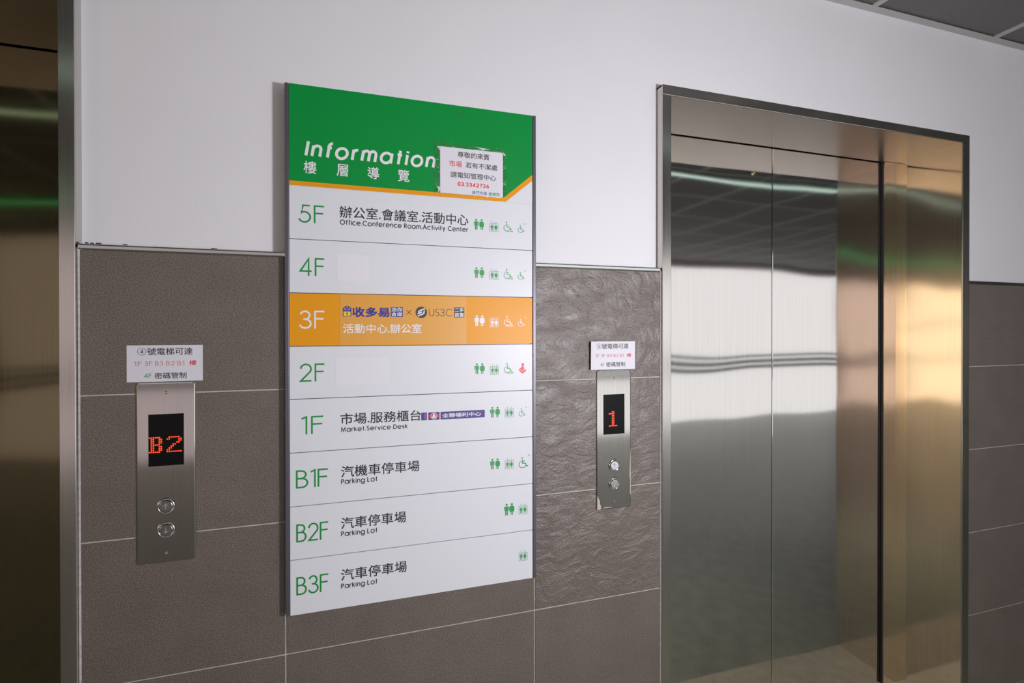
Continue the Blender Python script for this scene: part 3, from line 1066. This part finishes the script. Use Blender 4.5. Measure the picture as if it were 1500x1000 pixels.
def call_notice(name, label, x0, x1, z0, z1, digit, rects, curl):
    t = thing(name, label, 'notice', ((x0 + x1) / 2, 0, z0), 'paper notices above the call panels')
    y0 = -0.0011

    def Y(x, z):
        if not curl:
            return 0.0
        u = max(0.0, 1 - (x - x0) / 0.040)
        return -curl * u * u * (0.80 + 0.20 * (z - z0) / (z1 - z0))
    bm = NB()
    n, mz = 40, 6
    front, back = [], []
    for i in range(n + 1):
        x = x0 + (x1 - x0) * i / n
        front.append([bm.verts.new((x, y0 + Y(x, z0 + (z1 - z0) * j / mz), z0 + (z1 - z0) * j / mz)) for j in range(mz + 1)])
        back.append([bm.verts.new((x, y0 + 0.0004 + Y(x, z0 + (z1 - z0) * j / mz), z0 + (z1 - z0) * j / mz)) for j in range(mz + 1)])
    for i in range(n):
        for j in range(mz):
            bm.faces.new((front[i][j], front[i + 1][j], front[i + 1][j + 1], front[i][j + 1]))
            bm.faces.new((back[i][j], back[i][j + 1], back[i + 1][j + 1], back[i + 1][j]))
    for j in range(mz):
        bm.faces.new((front[0][j], front[0][j + 1], back[0][j + 1], back[0][j]))
        bm.faces.new((front[n][j], back[n][j], back[n][j + 1], front[n][j + 1]))
    for i in range(n):
        bm.faces.new((front[i][0], back[i][0], back[i + 1][0], front[i + 1][0]))
        bm.faces.new((front[i][mz], front[i + 1][mz], back[i + 1][mz], back[i][mz]))
    obj('sheet', bm, 'paper', t, smooth=False)
    (a, b, c, d), (a2, b2, c2, d2), (a3, b3, c3, d3), (a4, b4, c4, d4) = rects
    ly = y0 - 0.0004

    def bend(bm):
        for v in bm.verts:
            v.co.y += Y(v.co.x, v.co.z)
    bm = NB()
    w = (b - a) / 6.0
    r = w * 0.47
    ring(bm, a + r, (c + d) / 2, r * 0.90, r, ly)
    latin(bm, digit, a + r * 0.62, a + r * 1.38, (c + d) / 2 - r * 0.52, r * 1.05, 0.16, ly)
    cjk(bm, '號電梯可達', a + w * 1.05, b, c, d, ly, 0, 0.008)
    bend(bm)
    obj('notice_lettering', bm, 'letter_dark', t, recalc=False)
    bm = NB()
    ww = b2 - a2
    for s, u0, u1 in (('1F', 0, .125), ('3F', .165, .285), ('B3', .335, .46), ('B2', .51, .645), ('B1', .69, .80)):
        latin(bm, s, a2 + ww * u0, a2 + ww * u1, c2 + 0.0008, 0.0088, 0.10, ly, 0, 0, 0.28, True)
    cjk(bm, '樓', a2 + ww * .885, b2, c2 + 0.0004, d2, ly, 0, 0.010)
    bend(bm)
    obj('notice_lettering', bm, 'letter_red', t, recalc=False)
    bm = NB()
    latin(bm, '4F', a3, b3, c3 + 0.0004, 0.0092, 0.12, ly, 0, 0, 0.20, True)
    bend(bm)
    obj('notice_lettering', bm, 'text_green', t, recalc=False)
    bm = NB()
    cjk(bm, '密碼管制', a4, b4, c4, d4, ly, 0, 0.008)
    bend(bm)
    obj('notice_lettering', bm, 'letter_dark', t, recalc=False)
    return t


call_notice('paper_notice', 'small flat white notice with circled 4 above the call panel showing B2', -.4477, -.3079, 1.3218, 1.3990, '4',
            ((-.4285, -.3272, 1.3781, 1.3935), (-.4346, -.3201, 1.3551, 1.3661), (-.4173, -.4024, 1.3299, 1.3400), (-.3976, -.3387, 1.3275, 1.3408)), 0.0)
call_notice('paper_notice', 'small white notice with circled 3 and a curling edge above the call panel showing 1', .6187, .7586, 1.3218, 1.3990, '3',
            ((.6384, .7378, 1.3785, 1.3929), (.6345, .7462, 1.3549, 1.3653), (.6504, .6635, 1.3303, 1.3404), (.6689, .7273, 1.3293, 1.3420)), 0.009)

# ------------------------------------------------------------------ lift call panels
FONT_B = ['######..', '.##..##.', '.##..##.', '.##..##.', '.#####..', '.##..##.', '.##..##.', '.##..##.', '######..']
FONT_2 = ['.######.', '##....##', '......##', '.....##.', '...##...', '..##....', '.##.....', '##......', '########']
FONT_1 = ['..##..', '####..', '..##..', '..##..', '..##..', '..##..', '..##..', '..##..', '######']


def call_panel(label, x0, x1, dots, wear):
    z0, z1 = 0.9372, 1.3196
    cx = (x0 + x1) / 2
    YP = -0.005
    t = thing('call_panel', label, 'elevator call panel', (cx, 0, z0), 'elevator call panels between the doors')
    bm = NB()
    plate(bm, x0, x1, YP, 0.0, z0, z1, 0.005, 0.0018)
    fp = obj('faceplate', bm, 'plate', t)
    if wear:
        bm = NB()
        poly(bm, [(x0 + .0012, z0 + .0012), (x0 + .0115, z0 + .0018), (x0 + .0125, z0 + .010), (x0 + .0085, z0 + .018), (x0 + .0085, z0 + .026), (x0 + .0045, z0 + .033), (x0 + .0020, z0 + .041), (x0 + .0012, z0 + .030)], YP - 0.0003)
        poly(bm, [(x1 - .0012, z0 + .030), (x1 - .0035, z0 + .040), (x1 - .0030, z0 + .075), (x1 - .0048, z0 + .090), (x1 - .0030, z0 + .130), (x1 - .0012, z0 + .165)], YP - 0.0003)
        poly(bm, [(x0 + .020, z0 + .0035), (x0 + .030, z0 + .004), (x0 + .038, z0 + .0048), (x0 + .046, z0 + .0040), (x0 + .044, z0 + .0062), (x0 + .030, z0 + .0068), (x0 + .022, z0 + .0060)], YP - 0.0003)
        obj('worn_speck', bm, 'wear', fp, recalc=False)
    d0, d1 = cx - 0.0325, cx + 0.0327
    bm = NB()
    box(bm, d0, d1, YP - 0.0006, YP + 0.001, 1.1430, 1.2530, 0, 0.0003, 1)
    dp = obj('display', bm, 'display', t)
    bm = NB()
    dx0, dz0, pitch, glyph_list = dots
    pen = dx0
    for gl in glyph_list:
        for j, row in enumerate(gl):
            for i, c in enumerate(row):
                if c == '#':
                    poly(bm, disc_pts(pen + i * pitch, dz0 - j * pitch * 1.06, pitch * 0.42, None, 8), YP - 0.0010)
        pen += (len(gl[0]) + 1) * pitch
    obj('readout_lettering', bm, 'led', dp, recalc=False)
    for zc, d in ((1.0572, 1), (1.0068, -1)):
        bm = NB()
        lathe_y(bm, cx, zc, [(0.0, YP - 0.0042), (0.0112, YP - 0.0042), (0.0124, YP - 0.0036), (0.0126, YP)], 40)
        for f in bm.faces:
            f.smooth = False
        if wear:   # these caps sit tipped up a little in their rings
            for v in bm.verts:
                v.co.y += (v.co.z - zc) * 0.05
        bt = obj('button', bm, 'button', t)
        bm = NB()
        lathe_y(bm, cx, zc, [(0.0128, YP + 0.0002), (0.0130, YP - 0.0024), (0.0140, YP - 0.0040), (0.0156, YP - 0.0036), (0.0172, YP - 0.0018), (0.0178, YP + 0.0002)], 40)
        obj('button_ring', bm, 'ring', bt)
        bm = NB()
        yy = YP - 0.0046
        stroke(bm, [(cx, zc - 0.0052 * d), (cx, zc + 0.0050 * d)], 0.0012, yy)
        stroke(bm, [(cx - 0.0042, zc + 0.0012 * d), (cx, zc + 0.0054 * d), (cx + 0.0042, zc + 0.0012 * d)], 0.0012, yy)
        obj('arrow_marking', bm, 'arrow', bt, recalc=False)
    for zc in (1.2985, 0.9576):
        bm = NB()
        lathe_y(bm, cx, zc, [(0.0, YP - 0.0008), (0.0012, YP - 0.0009), (0.0014, YP - 0.0016), (0.0026, YP - 0.0014), (0.0032, YP)], 18)
        obj('screw', bm, 'screw', t)
    return t


call_panel('steel elevator call panel with red display showing B2', -.4300, -.3216, (-.4062, 1.2036, 0.00362, [FONT_B, FONT_2]), False)
cp = call_panel('worn steel elevator call panel with red display showing 1', .6385, .7440, (.6768, 1.2046, 0.00450, [FONT_1]), True)
cp.rotation_euler.x = -0.005   # hung a touch out of true

# ------------------------------------------------------------------ ceiling lamps of the lobby
for nm, x0, x1, y0, m, lb in (('ceiling_light', -3.2, 3.6, -1.28, 'tube', 'slim pale ceiling strip light above the lobby near the sign'),
                              ('ceiling_light', -7.8, -1.9, -3.55, 'tube_green', 'slim green ceiling strip light near the glazed front')):
    t = thing(nm, lb, 'ceiling light', ((x0 + x1) / 2, y0, CZ), None)
    bm = NB()
    box(bm, x0, x1, y0 - 0.03, y0 + 0.03, CZ - 0.012, CZ, 0, 0.003)
    obj('housing', bm, 'angle', t)
    bm = NB()
    box(bm, x0 + 0.02, x1 - 0.02, y0 - 0.018, y0 + 0.018, CZ - 0.024, CZ - 0.0121, 0, 0.004)
    obj('diffuser', bm, m, t)
